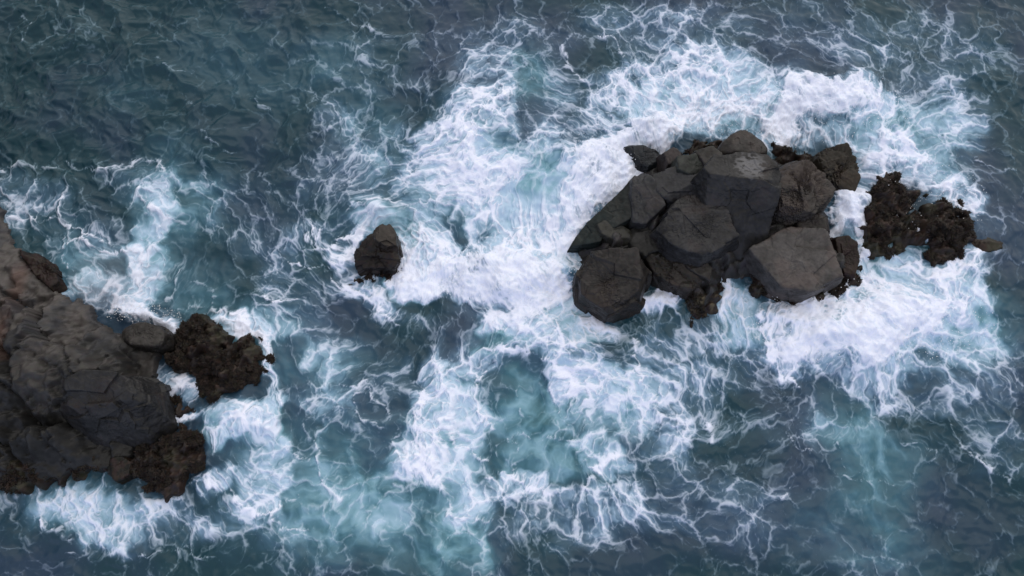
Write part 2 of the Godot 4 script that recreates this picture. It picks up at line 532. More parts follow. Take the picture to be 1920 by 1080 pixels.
func build_sea() -> void:
	w_foam = to_world(foam_patches())
	w_clear = to_world(clear_patches())
	w_air = to_world(air_patches())
	w_lift = to_world(lift_patches())
	for s in swirls():
		var c := ground(s[0], s[1])
		w_swirl.append([Vector2(c.x, c.z), ground(s[0] + s[2], s[1]).distance_to(c), s[3]])
	for s in pulls():
		var c := ground(s[0], s[1])
		var a := deg_to_rad(s[3])
		var e := ground(s[0] + cos(a) * 20.0, s[1] + sin(a) * 20.0) - c
		w_pull.append([Vector2(c.x, c.z), ground(s[0] + s[2], s[1]).distance_to(c), Vector2(e.x, e.z).normalized(), s[4]])
	coarse.resize(CH)
	coarse2.resize(CH)
	run(coarse_task, CH)
	map1 = upscale(coarse)
	map2 = upscale(coarse2)
	draw_threads()
	strips.resize(TH)
	foam_row.resize(TH)
	run(sea_task, TH)
	var color := PackedByteArray()
	var relief := PackedByteArray()
	for s in strips:
		color.append_array(s[0])
		relief.append_array(s[1])
	var color_image := Image.create_from_data(TW, TH, false, Image.FORMAT_RGB8, color)
	var relief_image := Image.create_from_data(TW, TH, false, Image.FORMAT_RGB8, relief)
	var bump: Image = relief_image.duplicate()
	bump.convert(Image.FORMAT_RGBA8)
	bump.bump_map_to_normal_map(3.0)
	height_row.resize(NZ + 1)
	run(height_task, NZ + 1)

	var verts := PackedVector3Array()
	var normals := PackedVector3Array()
	var uvs := PackedVector2Array()
	var idx := PackedInt32Array()
	var n := (NX + 1) * (NZ + 1)
	verts.resize(n)
	normals.resize(n)
	uvs.resize(n)
	idx.resize(NX * NZ * 6)
	var dx := (X1 - X0) / NX
	var dz := (Z1 - Z0) / NZ
	var v := 0
	for j in NZ + 1:
		var row: PackedFloat32Array = height_row[j]
		var above: PackedFloat32Array = height_row[maxi(j - 1, 0)]
		var below: PackedFloat32Array = height_row[mini(j + 1, NZ)]
		for i in NX + 1:
			verts[v] = Vector3(X0 + i * dx, row[i], Z0 + j * dz)
			normals[v] = Vector3((row[maxi(i - 1, 0)] - row[mini(i + 1, NX)]) / (2.0 * dx), 1.0, (above[i] - below[i]) / (2.0 * dz)).normalized()
			uvs[v] = Vector2(float(i) / NX, float(j) / NZ)
			v += 1
	var q := 0
	for j in NZ:
		for i in NX:
			var a := j * (NX + 1) + i
			idx[q] = a
			idx[q + 1] = a + 1
			idx[q + 2] = a + NX + 1
			idx[q + 3] = a + 1
			idx[q + 4] = a + NX + 2
			idx[q + 5] = a + NX + 1
			q += 6
	var mesh := ArrayMesh.new()
	var arr := []
	arr.resize(Mesh.ARRAY_MAX)
	arr[Mesh.ARRAY_VERTEX] = verts
	arr[Mesh.ARRAY_NORMAL] = normals
	arr[Mesh.ARRAY_TEX_UV] = uvs
	arr[Mesh.ARRAY_INDEX] = idx
	mesh.add_surface_from_arrays(Mesh.PRIMITIVE_TRIANGLES, arr)
	var m := StandardMaterial3D.new()
	m.resource_name = "sea water and foam"
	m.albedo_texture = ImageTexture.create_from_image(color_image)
	m.roughness = 1.0
	m.roughness_texture = ImageTexture.create_from_image(relief_image)
	m.roughness_texture_channel = BaseMaterial3D.TEXTURE_CHANNEL_GREEN
	m.metallic_specular = 0.29
	m.normal_enabled = true
	m.normal_texture = ImageTexture.create_from_image(bump)
	m.normal_scale = 0.6
	m.texture_repeat = false
	mesh.surface_set_material(0, m)
	# the open sea beyond, to the horizon
	var st := SurfaceTool.new()
	st.begin(Mesh.PRIMITIVE_TRIANGLES)
	var far := 2500.0
	for r in [[-far, -far, far, Z0], [-far, Z1, far, far], [-far, Z0, X0, Z1], [X1, Z0, far, Z1]]:
		for c in [[0, 1], [2, 1], [2, 3], [0, 1], [2, 3], [0, 3]]:
			st.set_normal(Vector3.UP)
			st.set_uv(Vector2(r[c[0]], r[c[1]]))
			st.add_vertex(Vector3(r[c[0]], 0, r[c[1]]))
	st.commit(mesh)
	var o := StandardMaterial3D.new()
	o.resource_name = "open sea"
	o.roughness = 0.2
	o.metallic_specular = 0.36
	var tex := NoiseTexture2D.new()
	tex.width = 1024
	tex.height = 1024
	tex.seamless = true
	tex.noise = noise(FastNoiseLite.TYPE_SIMPLEX_SMOOTH, 0.006, 6, 61)
	tex.noise.fractal_type = FastNoiseLite.FRACTAL_RIDGED
	var ramp := Gradient.new()
	ramp.offsets = PackedFloat32Array([0.0, 0.55, 0.8, 1.0])
	ramp.colors = PackedColorArray([Color8(28, 55, 74), Color8(34, 62, 82), Color8(80, 115, 135), Color8(210, 214, 226)])
	tex.color_ramp = ramp
	o.albedo_texture = tex
	var nt := NoiseTexture2D.new()
	nt.width = 1024
	nt.height = 1024
	nt.seamless = true
	nt.as_normal_map = true
	nt.bump_strength = 12.0
	nt.noise = tex.noise
	o.normal_enabled = true
	o.normal_texture = nt
	o.uv1_scale = Vector3.ONE / 40.0
	mesh.surface_set_material(1, o)
	var sea := MeshInstance3D.new()
	sea.name = numbered("sea")
	sea.mesh = mesh
	tag(sea, "slate and teal sea laced with white foam round the dark rocks", "sea", "", "structure")
	add_child(sea)


# Long threads of foam that the eye can follow: width in pixels of the photograph, then the points
func threads() -> Array:
	return [
		[6, [[905, 655], [951, 658], [987, 669], [1027, 679], [1056, 697], [1077, 734], [1081, 755]]], [4, [[893, 766], [911, 791], [926, 804]]], [4, [[893, 766], [900, 720], [915, 697]]], [3, [[969, 734], [975, 759], [973, 788]]], [3, [[1038, 726], [1041, 755], [1045, 780]]],
		[4, [[933, 853], [937, 835], [951, 827], [966, 831], [969, 853], [969, 889]]], [4, [[951, 824], [973, 817], [1002, 827], [1038, 824], [1081, 827]]], [5, [[792, 889], [828, 907], [839, 943], [861, 965], [922, 979]]], [10, [[795, 740], [789, 799], [785, 835], [792, 882]]], [5, [[846, 813], [864, 838], [915, 867]]],
		[5, [[915, 893], [951, 885], [980, 903], [1038, 929]]], [8, [[1150, 849], [1117, 889], [1099, 911]]], [5, [[1186, 636], [1200, 690], [1200, 719]]], [7, [[1330, 791], [1334, 831]]],
		[4, [[673, 740], [670, 763], [687, 790], [723, 800], [730, 773], [697, 740], [673, 740]]], [4, [[730, 787], [743, 807], [738, 843], [750, 860]]], [4, [[640, 722], [665, 728], [690, 722]]], [4, [[573, 807], [600, 847], [603, 897], [640, 933]]], [5, [[433, 920], [477, 963], [520, 960], [560, 940], [577, 917]]],
		[4, [[513, 967], [540, 993], [597, 993]]], [3, [[533, 847], [587, 860]]], [6, [[73, 980], [110, 1003], [127, 1040]]], [4, [[267, 1033], [300, 1037], [333, 1036]]], [3, [[345, 1025], [370, 1045], [420, 1050]]],
		[4, [[24, 410], [104, 413], [133, 428], [178, 446], [207, 452]]], [4, [[119, 372], [116, 404], [130, 425]]], [4, [[130, 464], [154, 449], [190, 470], [237, 473]]], [5, [[255, 360], [270, 384], [308, 401], [338, 416]]], [4, [[335, 502], [326, 538], [314, 567]]], [4, [[356, 526], [394, 535], [403, 550], [394, 570]]],
		[6, [[341, 573], [379, 570], [400, 585], [438, 585], [468, 621], [504, 650], [521, 680]]], [4, [[119, 443], [121, 484], [139, 508]]], [7, [[0, 318], [45, 312], [100, 320], [125, 304], [150, 318], [205, 320], [240, 308], [290, 300], [305, 320]]],
		[4, [[652, 400], [679, 384], [708, 378], [739, 381], [760, 389]]], [6, [[573, 442], [584, 460], [602, 471], [626, 471], [647, 452], [681, 451]]], [3, [[584, 415], [586, 439], [597, 463]]], [3, [[607, 437], [602, 455]]], [6, [[607, 502], [634, 531], [665, 545], [687, 560]]], [5, [[713, 579], [731, 597], [750, 613]]], [4, [[784, 423], [803, 450], [808, 473]]],
		[3, [[1115, 68], [1150, 75], [1165, 105]]], [5, [[1057, 97], [1073, 133], [1093, 153]]], [4, [[1687, 267], [1727, 307], [1747, 310]]], [3, [[1827, 287], [1863, 313], [1913, 320]]], [4, [[1780, 787], [1807, 837], [1847, 870], [1900, 903]]], [3, [[1700, 830], [1757, 850], [1745, 870]]],
		[3, [[1477, 907], [1467, 933], [1457, 950]]], [3, [[1570, 830], [1577, 880], [1600, 900], [1680, 905]]], [3, [[1470, 810], [1478, 830], [1495, 845], [1520, 845]]], [3, [[600, 15], [630, 20], [660, 45], [720, 55]]], [4, [[535, 490], [575, 505], [600, 500]]], [4, [[497, 553], [520, 565], [560, 560]]], [5, [[1555, 375], [1552, 405], [1562, 440]]], [5, [[1612, 410], [1606, 460], [1600, 495], [1612, 500]]], [5, [[1425, 590], [1435, 650], [1465, 700], [1500, 725]]],
		[3, [[385, 245], [400, 265], [440, 290]]], [3, [[300, 120], [345, 140], [365, 138]]], [3, [[340, 178], [370, 205]]], [3, [[465, 180], [505, 212]]], [3, [[40, 35], [65, 50], [55, 80]]],
	]


func draw_threads() -> void:
	threads_map.resize(TW * TH)
	var px := (X1 - X0) / TW
	for t in threads():
		var curve := Curve2D.new()
		var pts: Array = t[1]
		for i in pts.size():
			var p := ground(pts[i][0], pts[i][1])
			var a := ground(pts[maxi(i - 1, 0)][0], pts[maxi(i - 1, 0)][1])
			var b := ground(pts[mini(i + 1, pts.size() - 1)][0], pts[mini(i + 1, pts.size() - 1)][1])
			var h := Vector2(b.x - a.x, b.z - a.z) / 6.0
			curve.add_point(Vector2(p.x, p.z), -h, h)
		var w: float = ground(pts[0][0] + t[0], pts[0][1]).distance_to(ground(pts[0][0], pts[0][1]))
		for p in curve.tessellate_even_length(5, 0.1):
			var ww := w * (0.75 + 0.6 * n_warp2.get_noise_2d(p.x, p.y))
			var reach := int(ww * 2.2 / px) + 1
			var ci := int((p.x - X0) / px)
			var cj := int((p.y - Z0) / px)
			for j in range(maxi(cj - reach, 0), mini(cj + reach + 1, TH)):
				for i in range(maxi(ci - reach, 0), mini(ci + reach + 1, TW)):
					var k := exp(-Vector2(X0 + (i + 0.5) * px, Z0 + (j + 0.5) * px).distance_squared_to(p) / (ww * ww))
					threads_map[j * TW + i] = maxf(threads_map[j * TW + i], k)


func upscale(rows: Array) -> PackedFloat32Array:
	var bytes := PackedByteArray()
	for r in rows:
		bytes.append_array(r.to_byte_array())
	var im := Image.create_from_data(CW, CH, false, Image.FORMAT_RGBAF, bytes)
	im.resize(TW, TH, Image.INTERPOLATE_BILINEAR)
	return im.get_data().to_float32_array()


# -------------------------------------------------------------------- rocks
# A boulder: the rim of its upper side (pixels, at height h), broken by flat facets, running out downwards.
func boulder_mesh(rim: PackedVector2Array, h: float, o: Dictionary, s: int) -> Array:
	var rng := RandomNumberGenerator.new()
	rng.seed = s
	var spread: float = o.get("spread", 1.10)
	var c := Vector2.ZERO
	for p in rim:
		c += p
	c /= rim.size()
	for i in rim.size():
		rim[i] = c + (rim[i] - c) * spread
	var size := 0.0
	for p in rim:
		size = maxf(size, p.distance_to(c))
	var depth: float = o.get("depth", h + 0.8)
	var bulge: float = o.get("bulge", 0.08) * 0.5 * size
	var mid := Vector3(c.x, h - minf(depth * 0.45, size * 0.5), c.y)
	var ns := PackedVector3Array()
	var ds := PackedFloat32Array()
	var flare: float = o.get("flare", 0.3) * 0.6
	var area := 0.0
	for i in rim.size():
		area += rim[i].cross(rim[(i + 1) % rim.size()])
	for i in rim.size():
		var a := rim[i]
		var b := rim[(i + 1) % rim.size()]
		var e := (b - a).normalized()
		var out := Vector2(e.y, -e.x) if area > 0 else Vector2(-e.y, e.x)
		var f := flare * rng.randf_range(0.5, 1.4)
		if out.y > 0.3:
			f = lerpf(f, o.get("front", flare), out.y)
		var n := Vector3(out.x * cos(f), sin(f), out.y * cos(f))
		ns.append(n)
		ds.append(n.dot(Vector3(a.x, h, a.y) - mid))
	var tilt: Vector2 = o.get("tilt", Vector2(rng.randf_range(-.2, .2), rng.randf_range(-.2, .2)))
	var top := Vector3(tilt.x, 1, tilt.y).normalized()
	ns.append(top)
	ds.append(top.dot(Vector3(c.x, h + bulge, c.y) - mid))
	ns.append(Vector3.DOWN)
	ds.append(mid.y - (h - depth))
	for i in int(o.get("facets", 5) * 0.7):
		var a := rng.randf() * TAU
		var up := rng.randf_range(0.35, 2.2)
		var n := Vector3(cos(a), up, sin(a)).normalized()
		var most := -9.0
		for p in rim:
			most = maxf(most, n.dot(Vector3(p.x, h, p.y) - mid))
		ns.append(n)
		ds.append(most * rng.randf_range(0.82, 0.97))
	for cut in o.get("cuts", []):
		var n := Vector3(cut[0], cut[1], cut[2]).normalized()
		var most := -9.0
		for p in rim:
			most = maxf(most, n.dot(Vector3(p.x, h, p.y) - mid))
		ns.append(n)
		ds.append(most * cut[3])
	var level: int = o.get("level", 5)
	var dirs: PackedVector3Array = sphere_v[level]
	var verts := PackedVector3Array()
	var cols := PackedColorArray()
	verts.resize(dirs.size())
	cols.resize(dirs.size())
	var base: Color = o.get("color", Color(0.042, 0.043, 0.047))
	var k: float = o.get("sharp", 90.0)
	var rough: float = o.get("rough", 0.055) * sqrt(size)
	var crack: float = o.get("crack", 0.1) * 0.7
	var shift := Vector3(rng.randf(), rng.randf(), rng.randf()) * 40.0
	var weed: float = o.get("weed", 0.0)
	var count := ns.size()
	for i in dirs.size():
		var d := dirs[i]
		var sum := 0.0
		for q in count:
			var t := ns[q].dot(d)
			if t > 0.02:
				sum += pow(t / maxf(ds[q], 0.05), k)
		var r := pow(sum, -1.0 / k) if sum > 0.0 else size
		var p := mid + d * r
		var w := p + shift
		var n1 := n_rock.get_noise_3dv(w)
		var n2 := n_lump.get_noise_3dv(w * 1.3)
		var cr := n_crack.get_noise_3dv(w * o.get("crack_scale", 1.0) * 0.6) + 1.0
		var open := exp(-cr * 14.0)
		r += n_chip.get_noise_3dv(w) * o.get("chip", 0.05) * sqrt(size) + n_chip.get_noise_3dv(w * 2.3) * o.get("chip", 0.05) * 0.4
		r += n1 * rough + n2 * rough * 0.4 - open * crack
		verts[i] = mid + d * r
		var shade := 1.0 + 0.55 * n1 + 0.5 * n2
		var col := base * 0.55 * clampf(shade, 0.4, 1.8)
		var grain := n_fine.get_noise_3dv(w * 2.2)
		col *= 1.0 + 0.35 * grain
		# rusty and greenish films in patches
		var film := smoothstep(0.12, 0.4, n_rock.get_noise_3dv(w * 0.8 + Vector3(90, 0, 0)))
		col = col.lerp(Color(base.r * 1.05, base.g * 0.85, base.b * 0.78), film * 0.35)
		if weed > 0.0:
			var wk := smoothstep(-0.05, 0.15, n2 * 0.6 + grain * 0.4 + weed - 0.5)
			col = col.lerp(Color(0.021, 0.015, 0.012), wk * 0.85)
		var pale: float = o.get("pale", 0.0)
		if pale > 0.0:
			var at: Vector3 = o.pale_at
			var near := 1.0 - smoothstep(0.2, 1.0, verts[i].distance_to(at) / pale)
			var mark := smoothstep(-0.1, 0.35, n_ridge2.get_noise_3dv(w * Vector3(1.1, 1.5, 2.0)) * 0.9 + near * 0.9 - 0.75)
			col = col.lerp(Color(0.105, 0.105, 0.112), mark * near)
		col.a = 1.0
		cols[i] = col
	return [solid(verts, sphere_f[level], cols), mid]


func boulder(label: String, pts: Array, h: float, o := {}, group := "boulders of the right-hand islet", category := "boulder", called := "boulder") -> MeshInstance3D:
	var made := boulder_mesh(outline(pts, h), h, o, hash(label) % 100000)
	var b := MeshInstance3D.new()
	b.name = numbered(called)
	b.mesh = made[0]
	b.material_override = rock_material(o.get("gloss", 0.45), o.get("spec", 0.3))
	tag(b, label, category, group)
	add_child(b, true)
	return b


# A low rock or a headland as relief over its waterline (pixels at sea level)
func relief_rock(called: String, label: String, category: String, pts: Array, o: Dictionary, group := "") -> MeshInstance3D:
	var line := outline(pts, o.get("base", 0.0))
	var lo := line[0]
	var hi := line[0]
	for p in line:
		lo = Vector2(minf(lo.x, p.x), minf(lo.y, p.y))
		hi = Vector2(maxf(hi.x, p.x), maxf(hi.y, p.y))
	var step: float = o.get("step", 0.08)
	var margin := 0.9
	lo -= Vector2.ONE * margin
	hi += Vector2.ONE * margin
	var nx := int((hi.x - lo.x) / step) + 1
	var nz := int((hi.y - lo.y) / step) + 1
	var verts := PackedVector3Array()
	var cols := PackedColorArray()
	var index := PackedInt32Array()
	index.resize((nx + 1) * (nz + 1))
	index.fill(-1)
	var closed := line.duplicate()
	closed.append(line[0])
	var rise: Callable = o.rise
	var rough: float = o.get("rough", 0.25)
	var paint: Callable = o.paint
	for j in nz + 1:
		for i in nx + 1:
			var p := lo + Vector2(i, j) * step
			var q: Vector2 = p + Vector2(n_warp2.get_noise_2d(p.x, p.y + 9.0), n_warp2.get_noise_2d(p.x + 9.0, p.y)) * o.get("ragged", 0.6)
			var d := 1e9
			for e in line.size():
				d = minf(d, q.distance_squared_to(Geometry2D.get_closest_point_to_segment(q, closed[e], closed[e + 1])))
			d = sqrt(d)
			if not Geometry2D.is_point_in_polygon(q, line):
				d = -d
			if d < -margin:
				continue
			var n1 := n_rock.get_noise_3d(p.x, 3.0, p.y)
			var n2 := n_lump.get_noise_3d(p.x, 7.0, p.y)
			var cr := exp(-(n_crack.get_noise_3d(p.x, 0.0, p.y) + 1.0) * 12.0)
			var y: float
			var jag: float = blocks(p, 0.5, 17, 0.6, 0.4).x * o.get("jag", 0.0)
			if d < 0.0:
				y = o.get("foot", -0.1) + d * 1.6 + n2 * 0.1
			else:
				y = rise.call(p, d) + jag * minf(1.0, d * 1.5) + (n1 * rough * 1.2 + n2 * rough * 0.7 + n_fine.get_noise_2d(p.x, p.y) * rough * o.get("grain", 0.25)) * minf(1.0, 0.35 + d) - cr * o.get("crack", 0.2) * minf(1.0, d)
			index[j * (nx + 1) + i] = verts.size()
			verts.append(Vector3(p.x, y, p.y))
			var col: Color = paint.call(Vector3(p.x, y, p.y), d, n1, n2)
			col *= 1.0 + 0.35 * n_fine.get_noise_2d(p.x * 1.4, p.y * 1.4)
			col.a = 1.0
			cols.append(col)
	var faces := PackedInt32Array()
	for j in nz:
		for i in nx:
			var a := index[j * (nx + 1) + i]
			var b := index[j * (nx + 1) + i + 1]
			var c := index[(j + 1) * (nx + 1) + i]
			var d := index[(j + 1) * (nx + 1) + i + 1]
			if a >= 0 and b >= 0 and c >= 0:
				faces.append_array(PackedInt32Array([a, b, c]))
			if b >= 0 and c >= 0 and d >= 0:
				faces.append_array(PackedInt32Array([b, d, c]))
	var r := MeshInstance3D.new()
	r.name = numbered(called)
	r.mesh = solid(verts, faces, cols)
	r.material_override = rock_material(o.get("gloss", 0.45), o.get("spec", 0.3))
	tag(r, label, category, group)
	add_child(r, true)
	if o.get("weeds", 0) > 0:
		weeds(r, verts, o.get("weeds", 0), o.get("tuft", 0.09), o.get("weed_from", -0.15), o.get("weed_to", 9.0), o.get("weed_share", 0.0))
	return r


# clumps of bladder wrack and mussels clinging to a rock
var tuft_mesh: ArrayMesh
func weeds(rock: MeshInstance3D, verts: PackedVector3Array, many: int, size: float, from: float, to: float, share: float) -> void:
	if tuft_mesh == null:
		var pick := RandomNumberGenerator.new()
		pick.seed = 5
		var v := PackedVector3Array()
		var c := PackedColorArray()
		var f := PackedInt32Array()
		for blade in 9:           # a tuft is nine tapering fronds
			var a := pick.randf() * TAU
			var run_out := Vector3(cos(a), pick.randf_range(0.0, 0.7), sin(a)).normalized()
			var side := run_out.cross(Vector3.UP).normalized()
			var long := pick.randf_range(0.8, 1.9)
			var wide := pick.randf_range(0.18, 0.36)
			var n := v.size()
			for q in [-side * wide * 0.6, side * wide * 0.6, Vector3.UP * wide * 0.7, run_out * long * 0.55 - side * wide + Vector3.UP * 0.25, run_out * long * 0.55 + side * wide + Vector3.UP * 0.25, run_out * long * 0.55 + Vector3.UP * (0.25 + wide), run_out * long]:
				v.append(q)
				c.append(Color(1, 1, 1))
			for q in [0, 3, 2, 2, 3, 5, 1, 2, 4, 2, 5, 4, 3, 6, 5, 5, 6, 4, 0, 1, 3, 1, 4, 3, 3, 4, 6]:
				f.append(n + q)
		tuft_mesh = solid(v, f, c)
		var m := StandardMaterial3D.new()
		m.resource_name = "seaweed"
		m.vertex_color_use_as_albedo = true
		m.roughness = 0.5
		m.metallic_specular = 0.3
		tuft_mesh.surface_set_material(0, m)
	var rng := RandomNumberGenerator.new()
	rng.seed = many + verts.size()
	many = int(many * 1.8)
	var spots := []
	var tries := 0
	while spots.size() < many and tries < many * 6:
		tries += 1
		var p := verts[rng.randi() % verts.size()]
		if p.y < from or p.y > to or n_rock.get_noise_3dv(p * 1.4) < share:
			continue
		spots.append(p)
	var mm := MultiMesh.new()
	mm.transform_format = MultiMesh.TRANSFORM_3D
	mm.use_colors = true
	mm.mesh = tuft_mesh
	mm.instance_count = spots.size()
	var hues := [Color(0.014, 0.010, 0.009), Color(0.021, 0.012, 0.010), Color(0.018, 0.015, 0.009), Color(0.010, 0.009, 0.010), Color(0.026, 0.017, 0.013), Color(0.026, 0.021, 0.016)]
	for i in spots.size():
		var k := size * 0.62 * rng.randf_range(0.5, 1.6)
		var b := Basis.from_euler(Vector3(rng.randf_range(-.6, .6), rng.randf() * TAU, rng.randf_range(-.6, .6))).scaled(Vector3(k * rng.randf_range(.8, 1.5), k * rng.randf_range(.5, .9), k * rng.randf_range(.8, 1.5)))
		mm.set_instance_transform(i, Transform3D(b, spots[i]))
		mm.set_instance_color(i, hues[rng.randi() % hues.size()] * rng.randf_range(0.7, 1.3))
	var o := MultiMeshInstance3D.new()
	o.name = "seaweed"
	o.multimesh = mm
	o.set_meta("kind", "stuff")
	rock.add_child(o, true)


# height of fractured bedrock: tilted blocks with crevices between them; returns (height, closeness to a crevice)
func blocks(p: Vector2, size: float, s: int, tilt: float, step: float) -> Vector2:
	var q := p + Vector2(n_warp2.get_noise_2d(p.x, p.y), n_warp2.get_noise_2d(p.x + 40.0, p.y)) * size * 0.12
	q /= size
	var cell := Vector2i(floori(q.x), floori(q.y))
	var best := 9.0
	var second := 9.0
	var y := 0.0
	for j in range(-1, 2):
		for i in range(-1, 2):
			var c := cell + Vector2i(i, j)
			var r := hash(Vector3i(c.x, c.y, s))
			var at := Vector2(c) + Vector2(0.1 + 0.8 * (r % 1000) / 1000.0, 0.1 + 0.8 * ((r / 1000) % 1000) / 1000.0)
			var d := q.distance_to(at)
			if d < best:
				second = best
				best = d
				var a := TAU * ((r / 7) % 360) / 360.0
				y = (((r / 13) % 100) / 100.0 - 0.5) * step + (q - at).dot(Vector2(cos(a), sin(a))) * tilt * size
			elif d < second:
				second = d
	return Vector2(y, exp(-(second - best) * size * 14.0))


func weedy_paint(p: Vector3, d: float, n1: float, n2: float) -> Color:
	var c := Color(0.018, 0.014, 0.013)
	c = c.lerp(Color(0.032, 0.021, 0.017), smoothstep(-0.1, 0.35, n2))
	return c.lerp(Color(0.028, 0.026, 0.018), smoothstep(0.0, 0.4, n1))


func bedrock_rise(p: Vector2, d: float) -> float:
	var b := blocks(p, 0.75, 8, 0.5, 0.4)
	return 0.12 + 0.95 * minf(d, 1.2) + 0.25 * clampf(d - 1.2, 0.0, 1.5) + (b.x - b.y * 0.25) * minf(1.0, d)


func dark_paint(p: Vector3, d: float, n1: float, n2: float) -> Color:
	return Color(0.028, 0.027, 0.028) * (1.0 + 0.7 * n1 + 0.5 * n2)


# -------------------------------------------------------------------- the headland on the left
func headland_rise(p: Vector2, d: float) -> float:
	var y := 0.25 + 0.62 * minf(d, 3.2) + 0.5 * maxf(0.0, minf(d - 3.2, 3.0))
	var inland := maxf(0.0, -24.2 - p.x)
	y += inland * 1.1
	# slanting ribs and broken blocks of bedrock
	var u := p.rotated(0.5)
	var b := blocks(Vector2(u.x, u.y * 0.55), 1.9, 3, 0.6, 0.4)
	var b2 := blocks(u, 0.7, 5, 0.5, 0.2)
	y += (b.x * 1.3 - b.y * 0.5 + (b2.x - b2.y * 0.06) * 0.8) * minf(1.0, d * 0.8)
	return minf(y, 15.0)


func headland_paint(p: Vector3, d: float, n1: float, n2: float) -> Color:
	var c := Color(0.074, 0.068, 0.066)
	c = c.lerp(Color(0.045, 0.045, 0.050), smoothstep(-0.15, 0.3, n1 + n2 * 0.5))
	c = c.lerp(Color(0.105, 0.055, 0.042), smoothstep(0.1, 0.3, n_big.get_noise_2d(p.x * 2.0 + 4.0, p.z * 0.6) * 0.5 + smoothstep(-20.9, -22.3, p.x) * 0.6 - 0.40) * 0.55)
	var low := smoothstep(0.5, 6.5, p.z + n1 * 2.5)      # southern side darkened: cliff shade put into the colour, with weed-grown rock
	c = c.lerp(Color(0.020, 0.020, 0.020), low)
	return c


func build_headland() -> void:
	relief_rock("headland", "broad grey-brown rock headland sloping down into the sea from the left edge", "headland",
		[[-900, 250], [-60, 330], [0, 388], [14, 400], [22, 450], [48, 490], [110, 548], [155, 566], [190, 598], [222, 632], [300, 650], [300, 685], [278, 740], [258, 820], [244, 862], [205, 880], [150, 886], [100, 900], [50, 912], [0, 905], [-100, 930], [-900, 1050]],
		{"rise": headland_rise, "paint": headland_paint, "step": 0.08, "rough": 0.18, "crack": 0.25, "ragged": 0.3, "weeds": 0})
	var g := "rocks at the foot of the headland"
	boulder("large dark faceted boulder set into the front of the headland", [[100, 752], [130, 712], [165, 697], [205, 697], [240, 702], [266, 720], [270, 745], [250, 765], [180, 768], [112, 768]], 2.6,
		{"depth": 4.2, "flare": 0.25, "front": 0.5, "bulge": 0.1, "tilt": Vector2(0.0, 0.3), "facets": 0, "cuts": [[-0.75, 0.9, 0.1, 0.86], [0.8, 0.8, -0.1, 0.86], [0.1, 0.9, 0.9, 0.8], [-0.4, 0.5, 0.9, 0.86], [0.55, 0.55, 0.8, 0.9]], "color": Color(0.036, 0.036, 0.038), "crack": 0.08, "level": 6, "spread": 1.0, "chip": 0.09}, g)
	boulder("rounded grey-brown boulder perched where the headland meets white surf", [[222, 618], [245, 604], [272, 602], [298, 612], [310, 632], [300, 648], [262, 652], [230, 640]], 1.2,
		{"depth": 1.8, "flare": 0.1, "bulge": 0.25, "color": Color(0.052, 0.048, 0.046), "sharp": 9.0, "level": 5}, g)
	boulder("long slanting dark slab along the seaward edge of the headland below foam", [[38, 470], [70, 480], [98, 505], [116, 535], [100, 545], [72, 520], [48, 492]], 0.5,
		{"depth": 1.4, "color": Color(0.026, 0.02, 0.018), "weed": 0.5, "rough": 0.12}, g)
	boulder("small dark wedge of rock against the lower right of the faceted boulder", [[206, 862], [228, 855], [243, 866], [240, 888], [218, 900], [204, 886]], 0.5, {"depth": 1.3, "color": Color(0.02, 0.018, 0.016), "weed": 0.55, "level": 4}, g)
	relief_rock("weedy_rock", "wide seaweed-covered dark reef jutting right from the headland", "rock",
		[[338, 640], [348, 604], [380, 598], [412, 606], [436, 648], [470, 632], [492, 655], [506, 690], [484, 716], [440, 738], [410, 752], [388, 764], [382, 735], [366, 706], [330, 688], [312, 656]],
		{"rise": func(p: Vector2, d: float) -> float: return 0.3 + 0.45 * minf(d, 1.1), "paint": weedy_paint, "jag": 0.9, "rough": 0.3, "grain": 0.6, "step": 0.07, "crack": 0.3, "weeds": 1500, "tuft": 0.09}, "weedy reefs off the headland")
	relief_rock("weedy_rock", "low rounded reef of brown weed beneath a white foam channel, lower left", "rock",
		[[250, 852], [268, 838], [318, 820], [368, 806], [393, 822], [390, 850], [376, 878], [346, 905], [322, 938], [304, 930], [280, 896], [252, 880]],
		{"rise": func(p: Vector2, d: float) -> float: return 0.3 + 0.45 * minf(d, 1.1), "paint": weedy_paint, "jag": 0.9, "rough": 0.3, "grain": 0.6, "step": 0.07, "crack": 0.3, "weeds": 1400, "tuft": 0.09}, "weedy reefs off the headland")
	relief_rock("weedy_rock", "small half-drowned weedy rock in the foam-filled hollow beside the headland", "rock",
		[[292, 758], [310, 748], [345, 750], [366, 766], [346, 778], [305, 788], [284, 785]],
		{"rise": func(p: Vector2, d: float) -> float: return 0.05 + 0.4 * minf(d, 0.8), "paint": weedy_paint, "jag": 0.9, "rough": 0.2, "grain": 0.6, "step": 0.06, "weeds": 260, "tuft": 0.08}, "weedy reefs off the headland")
	relief_rock("weedy_rock", "dark red-brown weedy ledge along the bottom edge of the headland", "rock",
		[[-80, 850], [0, 830], [60, 842], [130, 858], [200, 862], [205, 880], [150, 890], [100, 905], [55, 918], [0, 912], [-80, 930]],
		{"rise": func(p: Vector2, d: float) -> float: return 0.15 + 0.7 * minf(d, 1.2), "paint": weedy_paint, "jag": 0.9, "rough": 0.25, "grain": 0.6, "weeds": 700, "tuft": 0.1}, "weedy reefs off the headland")


